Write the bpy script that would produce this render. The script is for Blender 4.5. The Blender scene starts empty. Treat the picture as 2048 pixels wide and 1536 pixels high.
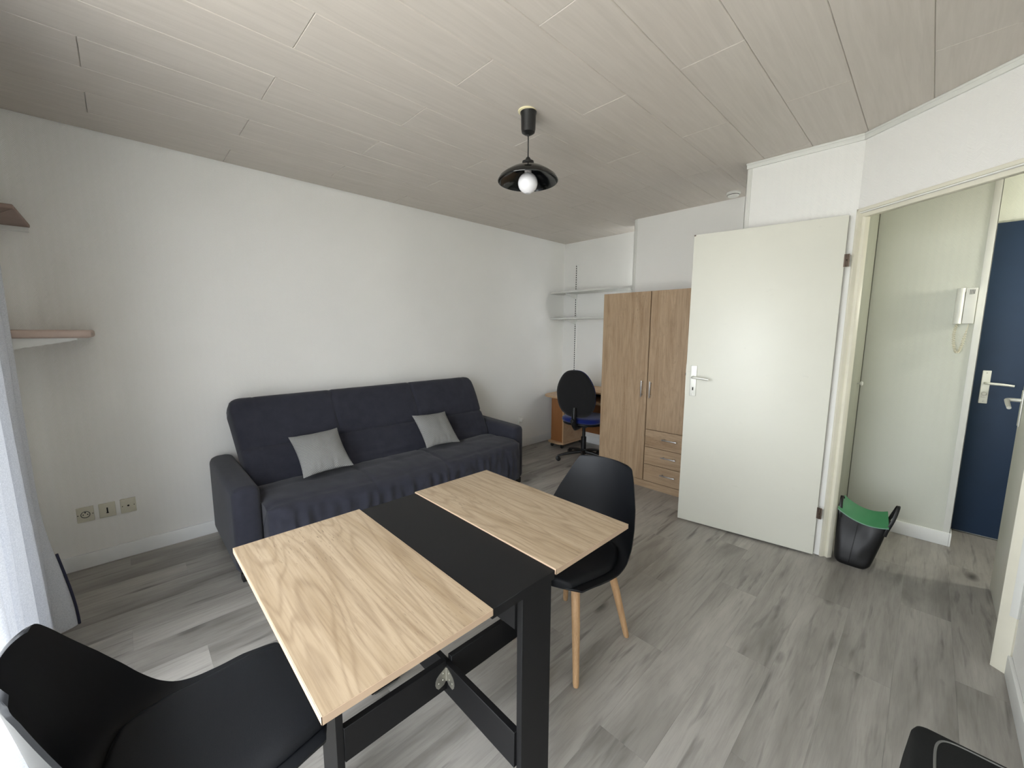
import bpy, bmesh, math, random
from mathutils import Vector, Matrix, noise
random.seed(7)
S = bpy.context.scene
COL = S.collection
PI = math.pi

# ------------------------------------------------------------------ camera
CAM_H = 1.385
f_px, yaw, pitch, roll = 806.13, 0.80126, 0.13087, 0.00403
cy, sy, cp, sp = math.cos(yaw), math.sin(yaw), math.cos(pitch), math.sin(pitch)
fw = Vector((cy * cp, sy * cp, -sp)); rt = Vector((sy, -cy, 0)); up = rt.cross(fw)
r2 = rt * math.cos(roll) + up * math.sin(roll); u2 = -rt * math.sin(roll) + up * math.cos(roll)
cam_d = bpy.data.cameras.new('camera'); cam = bpy.data.objects.new('camera', cam_d); COL.objects.link(cam)
cam.matrix_world = Matrix(((r2.x, u2.x, -fw.x, 0), (r2.y, u2.y, -fw.y, 0), (r2.z, u2.z, -fw.z, CAM_H), (0, 0, 0, 1)))
cam_d.sensor_fit = 'HORIZONTAL'; cam_d.sensor_width = 36; cam_d.lens = f_px * 36 / 2048
cam_d.clip_start = 0.02; cam_d.clip_end = 300
S.camera = cam

# ------------------------------------------------------------------ world, lights, exposure
W = bpy.data.worlds.new('overcast_sky'); S.world = W; W.use_nodes = True
bg = W.node_tree.nodes['Background']
bg.inputs['Color'].default_value = (0.90, 0.95, 1.0, 1); bg.inputs['Strength'].default_value = 9.4
S.view_settings.view_transform = 'Standard'; S.view_settings.look = 'None'
S.view_settings.exposure = 0.2; S.view_settings.gamma = 1.0; S.view_settings.use_curve_mapping = False
WIN_X, WIN_Y0, WIN_Y1, WIN_Z0, WIN_Z1 = -0.47, 0.0, 2.36, 0.06, 2.28
WIN_T = 0.26          # depth of the window wall
pl = bpy.data.lights.new('window_portal', 'AREA'); pl.shape = 'RECTANGLE'
pl.size = WIN_Y1 - WIN_Y0; pl.size_y = WIN_Z1 - WIN_Z0; pl.cycles.is_portal = True
po = bpy.data.objects.new('window_portal', pl); COL.objects.link(po)
po.matrix_world = Matrix(((0, 0, -1, WIN_X - WIN_T), (1, 0, 0, (WIN_Y0 + WIN_Y1) / 2), (0, -1, 0, (WIN_Z0 + WIN_Z1) / 2), (0, 0, 0, 1)))

sun = bpy.data.lights.new('hazy_sun', 'SUN'); sun.energy = 7; sun.angle = .12; sun.color = (1.0, .97, .92)     # from behind the building, onto the unseen pale bounce ground outside
so = bpy.data.objects.new('hazy_sun', sun); COL.objects.link(so); so.rotation_euler = (0, math.radians(36), math.radians(20))

# ------------------------------------------------------------------ room measures
H = 2.463; YL = 3.311; YR = -0.353; XB = 4.123; X1 = 3.705; X2 = 3.030; XF = -0.47
XH = 3.78; XE = 4.14

# ------------------------------------------------------------------ helpers
def link(o, parent=None):
    COL.objects.link(o)
    if parent is not None: o.parent = parent
    return o
def tag(o, label=None, cat=None, group=None, kind=None):
    if label: o['label'] = label
    if cat: o['category'] = cat
    if group: o['group'] = group
    if kind: o['kind'] = kind
    return o
def empty(name, loc, rz=0.0, label=None, cat=None, group=None, kind=None, parent=None):
    o = bpy.data.objects.new(name, None); o.empty_display_size = .05
    o.location = loc; o.rotation_euler = (0, 0, rz); link(o, parent)
    return tag(o, label, cat, group, kind)
def build(name, bm, mat, parent=None, smooth=None, recenter=True):
    bmesh.ops.recalc_face_normals(bm, faces=bm.faces[:])
    me = bpy.data.meshes.new(name)
    off = Vector((0, 0, 0))
    if recenter and len(bm.verts):
        lo = [min(v.co[i] for v in bm.verts) for i in range(3)]; hi = [max(v.co[i] for v in bm.verts) for i in range(3)]
        off = Vector(((lo[0] + hi[0]) / 2, (lo[1] + hi[1]) / 2, lo[2]))
        for v in bm.verts: v.co -= off
    bm.to_mesh(me); bm.free()
    if smooth is not None:
        me.polygons.foreach_set('use_smooth', [True] * len(me.polygons))
        me.set_sharp_from_angle(angle=math.radians(smooth))
    me.materials.append(mat)
    o = bpy.data.objects.new(name, me); o.location = off
    return link(o, parent)
def bx(bm, lo, hi, M=None, bev=0.0, seg=2):
    co = [(x, y, z) for x in (lo[0], hi[0]) for y in (lo[1], hi[1]) for z in (lo[2], hi[2])]
    vs = [bm.verts.new(c) for c in co]
    F = [(0, 1, 3, 2), (4, 6, 7, 5), (0, 4, 5, 1), (2, 3, 7, 6), (0, 2, 6, 4), (1, 5, 7, 3)]
    fs = [bm.faces.new([vs[i] for i in f]) for f in F]
    if bev > 0:
        es = list({e for f in fs for e in f.edges})
        r = bmesh.ops.bevel(bm, geom=es, offset=bev, segments=seg, profile=.5, affect='EDGES', clamp_overlap=True)
        vs = list({v for v in r['verts']} | {v for v in vs if v.is_valid})
    if M is not None:
        for v in vs: v.co = M @ v.co
    return vs
def box(name, lo, hi, mat, parent=None, bev=0.0, seg=2, smooth=None):
    bm = bmesh.new(); bx(bm, lo, hi, None, bev, seg)
    return build(name, bm, mat, parent, smooth if smooth is not None else (40 if bev > 0 else None))
def lathe(bm, prof, n=32, M=None, cap=True):
    rings = []
    for r, z in prof:
        if r < 1e-6: rings.append([bm.verts.new((0, 0, z))])
        else: rings.append([bm.verts.new((r * math.cos(2 * PI * k / n), r * math.sin(2 * PI * k / n), z)) for k in range(n)])
    for a, b in zip(rings, rings[1:]):
        for k in range(n):
            k2 = (k + 1) % n
            if len(a) == 1 and len(b) == 1: continue
            if len(a) == 1: bm.faces.new((a[0], b[k2], b[k]))
            elif len(b) == 1: bm.faces.new((a[k], a[k2], b[0]))
            else: bm.faces.new((a[k], a[k2], b[k2], b[k]))
    if cap:
        for rg in (rings[0], rings[-1]):
            if len(rg) > 2: bm.faces.new(rg)
    if M is not None:
        for rg in rings:
            for v in rg: v.co = M @ v.co
def tube(bm, pts, rad, n=12, cap=True):
    pts = [Vector(p) for p in pts]; m = len(pts)
    rads = rad if isinstance(rad, (list, tuple)) else [rad] * m
    t0 = (pts[1] - pts[0]).normalized()
    a = Vector((0, 0, 1)) if abs(t0.z) < .9 else Vector((1, 0, 0))
    u = t0.cross(a).normalized(); rings = []
    for i, p in enumerate(pts):
        if i == 0: t = t0
        elif i == m - 1: t = (pts[-1] - pts[-2]).normalized()
        else: t = ((pts[i + 1] - pts[i]).normalized() + (pts[i] - pts[i - 1]).normalized()).normalized()
        u = (u - t * u.dot(t)).normalized(); w = t.cross(u)
        rings.append([bm.verts.new(p + (u * math.cos(2 * PI * k / n) + w * math.sin(2 * PI * k / n)) * rads[i]) for k in range(n)])
    for A, B in zip(rings, rings[1:]):
        for k in range(n): bm.faces.new((A[k], A[(k + 1) % n], B[(k + 1) % n], B[k]))
    if cap: bm.faces.new(rings[0][::-1]); bm.faces.new(rings[-1])
def prism(bm, poly, z0, z1, M=None):
    lo = [bm.verts.new((x, y, z0)) for x, y in poly]; hi = [bm.verts.new((x, y, z1)) for x, y in poly]
    n = len(poly); bm.faces.new(lo[::-1]); bm.faces.new(hi)
    for k in range(n): bm.faces.new((lo[k], lo[(k + 1) % n], hi[(k + 1) % n], hi[k]))
    if M is not None:
        for v in lo + hi: v.co = M @ v.co
def grid(bm, fn, nu, nv, wrap=False):
    vs = [[bm.verts.new(fn(i / nu, j / nv)) for j in range(nv + 1)] for i in range(nu + 1)]
    for i in range(nu):
        for j in range(nv): bm.faces.new((vs[i][j], vs[i + 1][j], vs[i + 1][j + 1], vs[i][j + 1]))
    return vs
def closed_slab(bm, front, back, nu, nv):
    A = grid(bm, front, nu, nv); B = grid(bm, back, nu, nv)
    rim = [(i, 0) for i in range(nu)] + [(nu, j) for j in range(nv)] + [(i, nv) for i in range(nu, 0, -1)] + [(0, j) for j in range(nv, 0, -1)]
    for k in range(len(rim)):
        a, b = rim[k], rim[(k + 1) % len(rim)]
        bm.faces.new((A[a[0]][a[1]], B[a[0]][a[1]], B[b[0]][b[1]], A[b[0]][b[1]]))
def sstep(a, b, x):
    t = max(0, min(1, (x - a) / (b - a))); return t * t * (3 - 2 * t)
def lerp(a, b, t): return a + (b - a) * t
def interp(tab, t):
    for (t0, v0), (t1, v1) in zip(tab, tab[1:]):
        if t <= t1: return lerp(v0, v1, (t - t0) / (t1 - t0) if t1 > t0 else 0)
    return tab[-1][1]
def spline(P, t):
    n = len(P) - 1; x = max(0, min(n - 1e-6, t * n)); i = int(x); s = x - i
    p = [Vector(P[max(0, min(n, k))]) for k in (i - 1, i, i + 1, i + 2)]
    return .5 * ((2 * p[1]) + (p[2] - p[0]) * s + (2 * p[0] - 5 * p[1] + 4 * p[2] - p[3]) * s * s + (3 * p[1] - p[0] - 3 * p[2] + p[3]) * s ** 3)
def cyl_between(bm, a, b, r0, r1=None, n=16): tube(bm, [a, b], [r0, r0 if r1 is None else r1], n)

# ------------------------------------------------------------------ materials
def s2l(c):
    return tuple(((v / 255) / 12.92 if v / 255 <= .04045 else ((v / 255 + .055) / 1.055) ** 2.4) for v in c) + (1,)
class NT:
    def __init__(s, name):
        s.m = bpy.data.materials.new(name); s.m.use_nodes = True; s.t = s.m.node_tree; s.n = s.t.nodes; s.b = s.n['Principled BSDF']
    def node(s, typ, **kw):
        nd = s.n.new(typ)
        for k, v in kw.items():
            if k.startswith('_'): nd.inputs[k[1:].replace('_', ' ')].default_value = v
            else: setattr(nd, k, v)
        return nd
    def link(s, a, b): s.t.links.new(a, b)
    def math(s, op, a, b=None, c=None, clamp=False):
        nd = s.n.new('ShaderNodeMath'); nd.operation = op; nd.use_clamp = clamp
        for i, v in enumerate((a, b, c)):
            if v is None: continue
            if isinstance(v, (int, float)): nd.inputs[i].default_value = v
            else: s.link(v, nd.inputs[i])
        return nd.outputs[0]
    def mix(s, fac, a, b, mode='MIX'):
        nd = s.n.new('ShaderNodeMix'); nd.data_type = 'RGBA'; nd.blend_type = mode
        for k, v in ((0, fac), (6, a), (7, b)):
            if isinstance(v, (int, float)): nd.inputs[k].default_value = v
            elif isinstance(v, tuple): nd.inputs[k].default_value = v
            else: s.link(v, nd.inputs[k])
        return nd.outputs[2]
    def ramp(s, fac, stops):
        nd = s.n.new('ShaderNodeValToRGB'); e = nd.color_ramp.elements
        e[0].position, e[0].color = stops[0]; e[1].position, e[1].color = stops[-1]
        for p, c in stops[1:-1]:
            q = e.new(p); q.color = c
        s.link(fac, nd.inputs[0]); return nd.outputs[0]
    def mapping(s, vec, scale=(1, 1, 1), rot=(0, 0, 0), loc=None):
        nd = s.n.new('ShaderNodeMapping'); nd.inputs['Scale'].default_value = scale; nd.inputs['Rotation'].default_value = rot
        if loc is not None: s.link(loc, nd.inputs['Location'])
        s.link(vec, nd.inputs['Vector']); return nd.outputs[0]
    def noise(s, vec, scale, detail=3, rough=.5, dist=0.0):
        nd = s.node('ShaderNodeTexNoise', _Scale=scale, _Detail=detail, _Roughness=rough, _Distortion=dist)
        s.link(vec, nd.inputs['Vector']); return nd.outputs[0]
    def bump(s, h, strength=.3, dist=.002):
        nd = s.node('ShaderNodeBump', _Strength=strength, _Distance=dist); s.link(h, nd.inputs['Height'])
        s.link(nd.outputs[0], s.b.inputs['Normal'])
    def obj(s): return s.node('ShaderNodeTexCoord').outputs['Object']
    def pos(s): return s.node('ShaderNodeNewGeometry').outputs['Position']
    def rnd(s): return s.node('ShaderNodeObjectInfo').outputs['Random']
    def set(s, **kw):
        for k, v in kw.items(): s.b.inputs[k.replace('_', ' ')].default_value = v
        return s
def plain(name, rgb, rough=.5, metal=0.0, vary=.04, bump=0.0, bscale=200, spec=.5):
    t = NT(name); c = s2l(rgb)
    n = t.noise(t.obj(), 9, 4)
    a = tuple(v * (1 - vary) for v in c[:3]) + (1,); b = tuple(min(1, v * (1 + vary)) for v in c[:3]) + (1,)
    t.link(t.ramp(n, [(.3, a), (.7, b)]), t.b.inputs['Base Color'])
    t.set(Roughness=rough, Metallic=metal); t.b.inputs['Specular IOR Level'].default_value = spec
    if bump: t.bump(t.noise(t.obj(), bscale, 2), bump, .001)
    return t.m
def wall_mat(name, rgb, axis):
    t = NT(name); p = t.pos(); sep = t.node('ShaderNodeSeparateXYZ'); t.link(p, sep.inputs[0])
    u = sep.outputs[axis]; z = sep.outputs[2]
    tri = t.math('PINGPONG', u, .018)
    ph = t.math('ADD', z, t.math('MULTIPLY', tri, 1.3))
    w = t.math('SINE', t.math('MULTIPLY', ph, 2 * PI / .0085))
    n = t.noise(p, 130, 2)
    h = t.math('ADD', t.math('MULTIPLY', w, .35), n)
    c = s2l(rgb); big = t.noise(p, 1.3, 3)
    a = tuple(v * .965 for v in c[:3]) + (1,)
    t.link(t.ramp(big, [(.35, a), (.65, c)]), t.b.inputs['Base Color'])
    t.set(Roughness=.75); t.b.inputs['Specular IOR Level'].default_value = .25
    t.bump(h, .35, .0016); return t.m
def oak(name, light, mid, dark, axis=1, k=1.0, rough=.45, rings=.5):
    t = NT(name); o = t.obj(); r = t.rnd()
    cmb = t.node('ShaderNodeCombineXYZ')
    for i in range(3): t.link(t.math('MULTIPLY', r, 7.3 + 3.1 * i), cmb.inputs[i])
    def sc(long, across):
        v = [across * k] * 3; v[axis] = long * k; return tuple(v)
    warp = t.noise(t.mapping(o, sc(.75, 6.0), loc=cmb.outputs[0]), 1.0, 2, .5, .35)
    ringw = t.math('SUBTRACT', t.math('MULTIPLY', t.math('POWER', t.math('ADD', t.math('MULTIPLY', t.math('SINE', t.math('MULTIPLY', warp, 120)), .5), .5), 4.0), 2.0), 1.0)
    broad = t.noise(t.mapping(o, sc(.9, 11), loc=cmb.outputs[0]), 1.0, 5, .6, .8)
    fine = t.noise(t.mapping(o, sc(6, 170), loc=cmb.outputs[0]), 1.0, 4, .6, .2)
    pore = t.noise(t.mapping(o, sc(28, 330), loc=cmb.outputs[0]), 1.0, 2, .5, .1)
    c = t.ramp(broad, [(.32, s2l(mid)), (.5, s2l(light)), (.72, s2l(mid))])
    c = t.mix(t.math('MULTIPLY', t.math('ADD', t.math('MULTIPLY', ringw, .5), .5), .34 * rings), c, s2l(dark))
    c = t.mix(t.math('MULTIPLY', t.math('SUBTRACT', fine, .45, clamp=True), 1.3, clamp=True), c, s2l(dark))
    pm = t.math('GREATER_THAN', pore, .66)
    patch = t.noise(t.mapping(o, sc(2.0, 6), loc=cmb.outputs[0]), 1.0, 2)
    pm = t.math('MULTIPLY', pm, t.math('MULTIPLY', t.math('SUBTRACT', patch, .42, clamp=True), 3.0, clamp=True))
    dk = tuple(v * .45 for v in s2l(dark)[:3]) + (1,)
    c = t.mix(t.math('MULTIPLY', pm, .75), c, dk)
    t.link(c, t.b.inputs['Base Color']); t.set(Roughness=rough)
    t.bump(t.math('SUBTRACT', fine, pm), .12, .0008); return t.m
def plank_mat():
    t = NT('grey_oak_laminate'); p = t.pos(); r = t.rnd()
    cmb = t.node('ShaderNodeCombineXYZ')
    for i, m in enumerate((53.0, 31.0, 17.0)): t.link(t.math('MULTIPLY', r, m), cmb.inputs[i])
    def mp(long, across): return t.mapping(p, (long, across, 1), loc=cmb.outputs[0])
    tone = t.noise(mp(1.1, 5.5), 1.0, 4, .55, .5)
    grain = t.noise(mp(4.5, 60), 1.0, 5, .62, .5)
    fine = t.noise(mp(12, 260), 1.0, 3, .6, .2)
    c = t.ramp(tone, [(.28, s2l((120, 116, 111))), (.5, s2l((159, 155, 149))), (.74, s2l((180, 176, 169)))])
    c = t.mix(t.math('MULTIPLY', t.math('SUBTRACT', grain, .46, clamp=True), 1.1, clamp=True), c, s2l((96, 92, 88)))
    c = t.mix(t.math('MULTIPLY', t.math('SUBTRACT', fine, .5, clamp=True), .7, clamp=True), c, s2l((110, 106, 102)))
    streak = t.noise(mp(2.6, 26), 1.0, 3, .5, .4)
    sm = t.math('MULTIPLY', t.math('SUBTRACT', streak, .59, clamp=True), 6, clamp=True)
    c = t.mix(t.math('MULTIPLY', sm, .75), c, s2l((84, 81, 78)))
    vo = t.node('ShaderNodeTexVoronoi', _Scale=1.0, _Randomness=1.0); t.link(t.mix(.06, mp(2.3, 5.2), t.noise(mp(20, 30), 1.0, 2), 'ADD'), vo.inputs['Vector'])
    kn = t.math('SUBTRACT', 1.0, t.math('MULTIPLY', vo.outputs['Distance'], 6.0), clamp=True)
    sepc = t.node('ShaderNodeSeparateColor'); t.link(vo.outputs['Color'], sepc.inputs[0])
    kn = t.math('MULTIPLY', kn, t.math('GREATER_THAN', sepc.outputs[0], .32))
    c = t.mix(t.math('MULTIPLY', t.math('POWER', kn, .8), .95), c, s2l((50, 47, 45)))
    hs = t.node('ShaderNodeHueSaturation'); t.link(c, hs.inputs['Color'])
    t.link(t.math('ADD', .93, t.math('MULTIPLY', r, .14)), hs.inputs['Value'])
    t.link(hs.outputs[0], t.b.inputs['Base Color'])
    t.set(Roughness=.42); t.bump(grain, .08, .0008); return t.m
def panel_mat():
    t = NT('greige_wood_print_panel'); p = t.pos(); r = t.rnd()
    cmb = t.node('ShaderNodeCombineXYZ')
    for i, m in enumerate((31.0, 11.0, 7.0)): t.link(t.math('MULTIPLY', r, m), cmb.inputs[i])
    a = t.noise(t.mapping(p, (2.2, 38, 1), loc=cmb.outputs[0]), 1.0, 5, .6, .9)
    b = t.noise(t.mapping(p, (9, 150, 1), loc=cmb.outputs[0]), 1.0, 3, .6, .3)
    c = t.ramp(a, [(.3, s2l((196, 188, 179))), (.7, s2l((206, 198, 189)))])
    c = t.mix(t.math('MULTIPLY', t.math('SUBTRACT', b, .5, clamp=True), .3, clamp=True), c, s2l((176, 167, 157)))
    t.link(c, t.b.inputs['Base Color']); t.set(Roughness=.42); t.bump(a, .06, .001); return t.m
def fabric(name, rgb, scale=900, vary=.18, rough=.95, sheen=.3, bump=.5):
    t = NT(name); o = t.obj(); c = s2l(rgb)
    n = t.noise(o, 14, 5, .6); w = t.noise(o, scale, 2, .6)
    a = tuple(v * (1 - vary) for v in c[:3]) + (1,); b = tuple(v * (1 + vary) for v in c[:3]) + (1,)
    col = t.ramp(n, [(.3, a), (.7, b)]); col = t.mix(t.math('MULTIPLY', t.math('SUBTRACT', w, .4, clamp=True), .5), col, tuple(v * 1.5 for v in c[:3]) + (1,))
    t.link(col, t.b.inputs['Base Color']); t.set(Roughness=rough); t.b.inputs['Sheen Weight'].default_value = sheen
    t.b.inputs['Specular IOR Level'].default_value = .2
    t.bump(w, bump, .0008); return t.m
def weave_mat():
    t = NT('dotted_grey_weave'); o = t.obj(); sep = t.node('ShaderNodeSeparateXYZ'); t.link(o, sep.inputs[0])
    k = 2 * PI / .0105
    a = t.math('SINE', t.math('MULTIPLY', sep.outputs[0], k)); b = t.math('SINE', t.math('MULTIPLY', sep.outputs[2], k))
    m = t.math('MULTIPLY', a, b); h = t.math('GREATER_THAN', m, .1)
    n = t.noise(o, 25, 3)
    c = t.mix(h, s2l((112, 112, 111)), s2l((158, 158, 156))); c = t.mix(t.math('MULTIPLY', n, .25), c, s2l((104, 103, 101)))
    t.link(c, t.b.inputs['Base Color']); t.set(Roughness=.9); t.bump(m, .5, .001); return t.m
def curtain_mat():
    t = NT('pale_grey_curtain_cloth'); o = t.obj(); n = t.noise(o, 260, 3); c = t.ramp(n, [(.3, s2l((196, 200, 208))), (.7, s2l((220, 223, 230)))])
    t.link(c, t.b.inputs['Base Color']); t.set(Roughness=.9)
    tr = t.node('ShaderNodeBsdfTranslucent'); t.link(c, tr.inputs['Color'])
    mx = t.node('ShaderNodeMixShader'); mx.inputs[0].default_value = .14
    t.link(t.b.outputs[0], mx.inputs[1]); t.link(tr.outputs[0], mx.inputs[2])
    t.link(mx.outputs[0], t.n['Material Output'].inputs['Surface']); t.bump(n, .3, .001); return t.m
def worn_paint(name, rgb, mark, rough=.4):
    t = NT(name); o = t.obj(); c = s2l(rgb)
    n = t.noise(o, 2.2, 4, .6, .8); st = t.noise(t.mapping(o, (9, 9, 26)), 1.0, 4, .6)
    m = t.math('MULTIPLY', t.math('MULTIPLY', t.math('SUBTRACT', st, .66, clamp=True), 4, clamp=True), t.math('GREATER_THAN', n, .5))
    col = t.ramp(n, [(.3, tuple(v * .97 for v in c[:3]) + (1,)), (.7, c)])
    t.link(t.mix(t.math('MULTIPLY', m, .35), col, s2l(mark)), t.b.inputs['Base Color']); t.set(Roughness=rough); return t.m

M_wallx = wall_mat('white_chevron_wallpaper_x', (238, 237, 233), 0)
M_wally = wall_mat('white_chevron_wallpaper_y', (238, 237, 233), 1)
M_white = plain('white_satin_paint', (236, 237, 236), .45, vary=.02)
M_trim = plain('white_plastic_trim', (222, 222, 216), .4, vary=.02)
M_ceilbase = plain('ceiling_groove_board', (222, 218, 210), .6)
M_floorbase = plain('floor_underlay', (84, 82, 80), .8)
M_plank = plank_mat(); M_panel = panel_mat()
M_cream = worn_paint('cream_gloss_paint', (226, 225, 213), (170, 168, 158), .38)
M_frame = plain('cream_frame_paint', (226, 222, 205), .4, vary=.03)
M_blue = plain('deep_blue_paint', (12, 40, 68), .6, vary=.05)
M_hallwall = wall_mat('hall_off_white_wallpaper', (212, 214, 204), 1)
M_oaktable = oak('light_sonoma_oak_table', (170, 151, 126), (149, 129, 103), (92, 69, 46), axis=1, rings=.8)
M_oakedge = plain('oak_edge_band', (178, 154, 130), .5, vary=.06)
M_oakv = oak('sonoma_oak_vertical', (178, 153, 124), (155, 128, 99), (104, 80, 58), axis=2, rings=.35)
M_oakh = oak('sonoma_oak_horizontal', (178, 153, 124), (155, 128, 99), (104, 80, 58), axis=1, rings=.35)
M_blackwood = plain('black_melamine', (13, 13, 15), .55, spec=.3, vary=.08, bump=.08, bscale=500)
M_blackplastic = plain('matt_black_plastic', (13, 15, 19), .5, spec=.3, vary=.05, bump=.06, bscale=900)
M_leather = plain('black_leatherette_pad', (13, 15, 19), .6, spec=.25, vary=.06, bump=.25, bscale=420)
M_beech = oak('beech_leg_wood', (194, 158, 118), (180, 142, 103), (152, 114, 78), axis=2, k=2.0, rings=.3)
M_sofa = fabric('anthracite_sofa_cloth', (46, 47, 56), 700, .14, sheen=.12)
M_feet = plain('black_sofa_foot', (16, 16, 18), .5)
M_weave = weave_mat(); M_curtain = curtain_mat()
M_hem = plain('dark_blue_edging', (38, 40, 62), .8)
M_steel = plain('brushed_steel', (222, 222, 214), .45, metal=.35)
M_alu = plain('silver_handle_metal', (190, 188, 186), .3, metal=.8)
M_zinc = plain('zinc_hinge_metal', (176, 174, 164), .35, metal=.85)
M_bronze = plain('bronze_hinge_metal', (92, 78, 68), .4, metal=.6)
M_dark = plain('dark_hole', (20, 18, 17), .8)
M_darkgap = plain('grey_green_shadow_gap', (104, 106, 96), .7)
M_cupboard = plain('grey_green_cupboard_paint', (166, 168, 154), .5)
M_gloss = plain('gloss_black_lacquer', (14, 15, 14), .12, vary=.03)
M_satin = plain('satin_black_plastic', (26, 26, 26), .4)
M_bulb = plain('milky_bulb_glass', (236, 234, 236), .18, vary=.01)
M_bulbneck = plain('pale_bulb_neck', (188, 182, 180), .5)
M_ivory = plain('ivory_plastic', (226, 216, 178), .4)
M_beigeplug = plain('beige_socket_plastic', (206, 202, 184), .45)
M_whiteplug = plain('white_plastic', (228, 228, 222), .4)
M_cordw = plain('cream_coil_cord', (214, 208, 186), .5)
M_bag = plain('black_leather_bag', (8, 8, 10), .45, vary=.1, bump=.15, bscale=150)
M_green = plain('green_bag_lining', (54, 122, 78), .5, vary=.04, bump=.1, bscale=600)
M_greenedge = plain('pale_green_edge', (110, 150, 130), .45)
M_ofblack = fabric('office_chair_black_cloth', (26, 26, 27), 800, .1)
M_ofblue = fabric('office_chair_blue_cloth', (16, 32, 96), 800, .12)
M_ofplastic = plain('office_chair_black_plastic', (20, 21, 22), .4)
M_desktop = oak('pale_beech_desk', (196, 164, 128), (184, 150, 114), (160, 126, 92), axis=1, rings=.2)
M_deskside = oak('honey_beech_desk_panel', (150, 100, 58), (140, 92, 52), (118, 74, 40), axis=2, rings=.2)
M_shelf = plain('white_shelf_laminate', (214, 214, 208), .45)
M_shelfwood = plain('pinkish_raw_wood_shelf', (192, 172, 160), .6, vary=.06)
M_shelfwood2 = plain('brown_shelf_board', (150, 128, 118), .6, vary=.06)
M_rail = plain('white_painted_metal_rail', (226, 226, 222), .4)
M_case = fabric('black_case_cloth', (20, 21, 20), 900, .12, sheen=.0)
M_piping = plain('grey_piping', (92, 92, 88), .6)
M_ground = plain('pale_bounce_ground', (205, 202, 194), .9)

# ------------------------------------------------------------------ setting: floor, ceiling, walls
def wedge(bm, lo, hi, inset, flip):      # a board with its visible edges chamfered
    z0, z1 = (lo[2], hi[2])
    zi = z0 if flip else z1; zo = z1 if flip else z0; zm = z0 + inset if flip else z1 - inset
    def rect(z, d): return [bm.verts.new(c) for c in ((lo[0] + d, lo[1] + d, z), (hi[0] - d, lo[1] + d, z), (hi[0] - d, hi[1] - d, z), (lo[0] + d, hi[1] - d, z))]
    a, b, c = rect(zo, 0), rect(zm, 0), rect(zi, inset)
    for A, B in ((a, b), (b, c)):
        for k in range(4): bm.faces.new((A[k], A[(k + 1) % 4], B[(k + 1) % 4], B[k]))
    bm.faces.new(a); bm.faces.new(c)
bmf = bmesh.new(); bx(bmf, (XF - .12, YR - .9, -.12), (XE + .25, YL + .1, -.012))
floor = build('floor', bmf, M_floorbase); tag(floor, 'grey oak laminate floor running through the room and hall', 'floor', kind='structure')
PW, PL = .177, 1.19
for r in range(-5, 21):
    y0 = -.377 + PW * r; y1 = y0 + PW
    if y0 > YL: break
    y1 = min(y1, YL + .01); ym = (y0 + y1) / 2
    xa = XF - .01 if ym > YR - .02 else 2.47
    xb = XE if ym < .345 else (X2 + .02 if ym < .93 else (X1 + .02 if ym < 2.1 else XB))
    j = (2.29 + .477 * r) % PL
    xs = [xa] + [j + PL * k for k in range(-2, 6) if xa + .04 < j + PL * k < xb - .04] + [xb]
    for a, b in zip(xs, xs[1:]):
        bm = bmesh.new(); wedge(bm, (a + .0001, y0 + .0001, -.011), (b - .0001, y1 - .0001, 0), .0003, False)
        build('plank', bm, M_plank, floor).location -= floor.location
bmc = bmesh.new(); bx(bmc, (XF - .12, YR - .9, H + .011), (XE + .25, YL + .1, H + .1))
ceiling = build('ceiling', bmc, M_ceilbase); tag(ceiling, 'greige ceiling of long wood-printed panels in staggered rows', 'ceiling', kind='structure')
CW, CL = .2465, 1.19
for r in range(-5, 13):
    y0 = .343 + CW * r; y1 = min(y0 + CW, YL)
    if y0 > YL - .02: break
    j = (1.185 * 2 if r % 2 == 0 else 1.185 + .5925) % CL
    ym = (y0 + y1) / 2
    xa = XF if ym > YR else 2.4
    xb = XE + .05
    xs = [xa] + [j - .007 + CL * k for k in range(-2, 6) if xa + .05 < j + CL * k < xb - .05] + [xb]
    for a, b in zip(xs, xs[1:]):
        bm = bmesh.new(); wedge(bm, (a + .0006, y0 + .0004, H), (b - .0006, y1 - .0004, H + .011), .0022, True)
        build('panel', bm, M_panel, ceiling).location -= ceiling.location

def wall(name, boxes, mat, label):
    bm = bmesh.new()
    for lo, hi in boxes: bx(bm, lo, hi)
    o = build(name, bm, mat); return tag(o, label, 'wall', kind='structure')
Z0 = -.012; ZT = H + .011
wall('wall_left', [((XF - .12, YL, Z0), (XB + .12, YL + .12, ZT))], M_wallx, 'long white textured wall behind the dark sofa')
wall('wall_back', [((XB, 2.0, Z0), (XB + .12, YL, ZT))], M_wally, 'white wall of the corner niche behind the slotted shelf rail')
wall('wall_back_middle', [((X1, .90, Z0), (X1 + .3, 2.109, ZT))], M_wally, 'white wall section stepping out behind the tall wardrobe')
wall('wall_back_front', [((X2, .352, Z0), (3.62, .931, ZT)), ((3.5, .336, Z0), (3.9, .6, ZT))], M_wally, 'white wall section behind the open cream door')
P0 = Vector((X2, .352)); P1 = Vector((2.485, YR)); du = (P1 - P0).normalized(); L_d = (P1 - P0).length
dn = Vector((-du.y, du.x)) if Vector((-du.y, du.x)).x > 0 else Vector((du.y, -du.x))
RZD = math.atan2(du.y, du.x)
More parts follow.
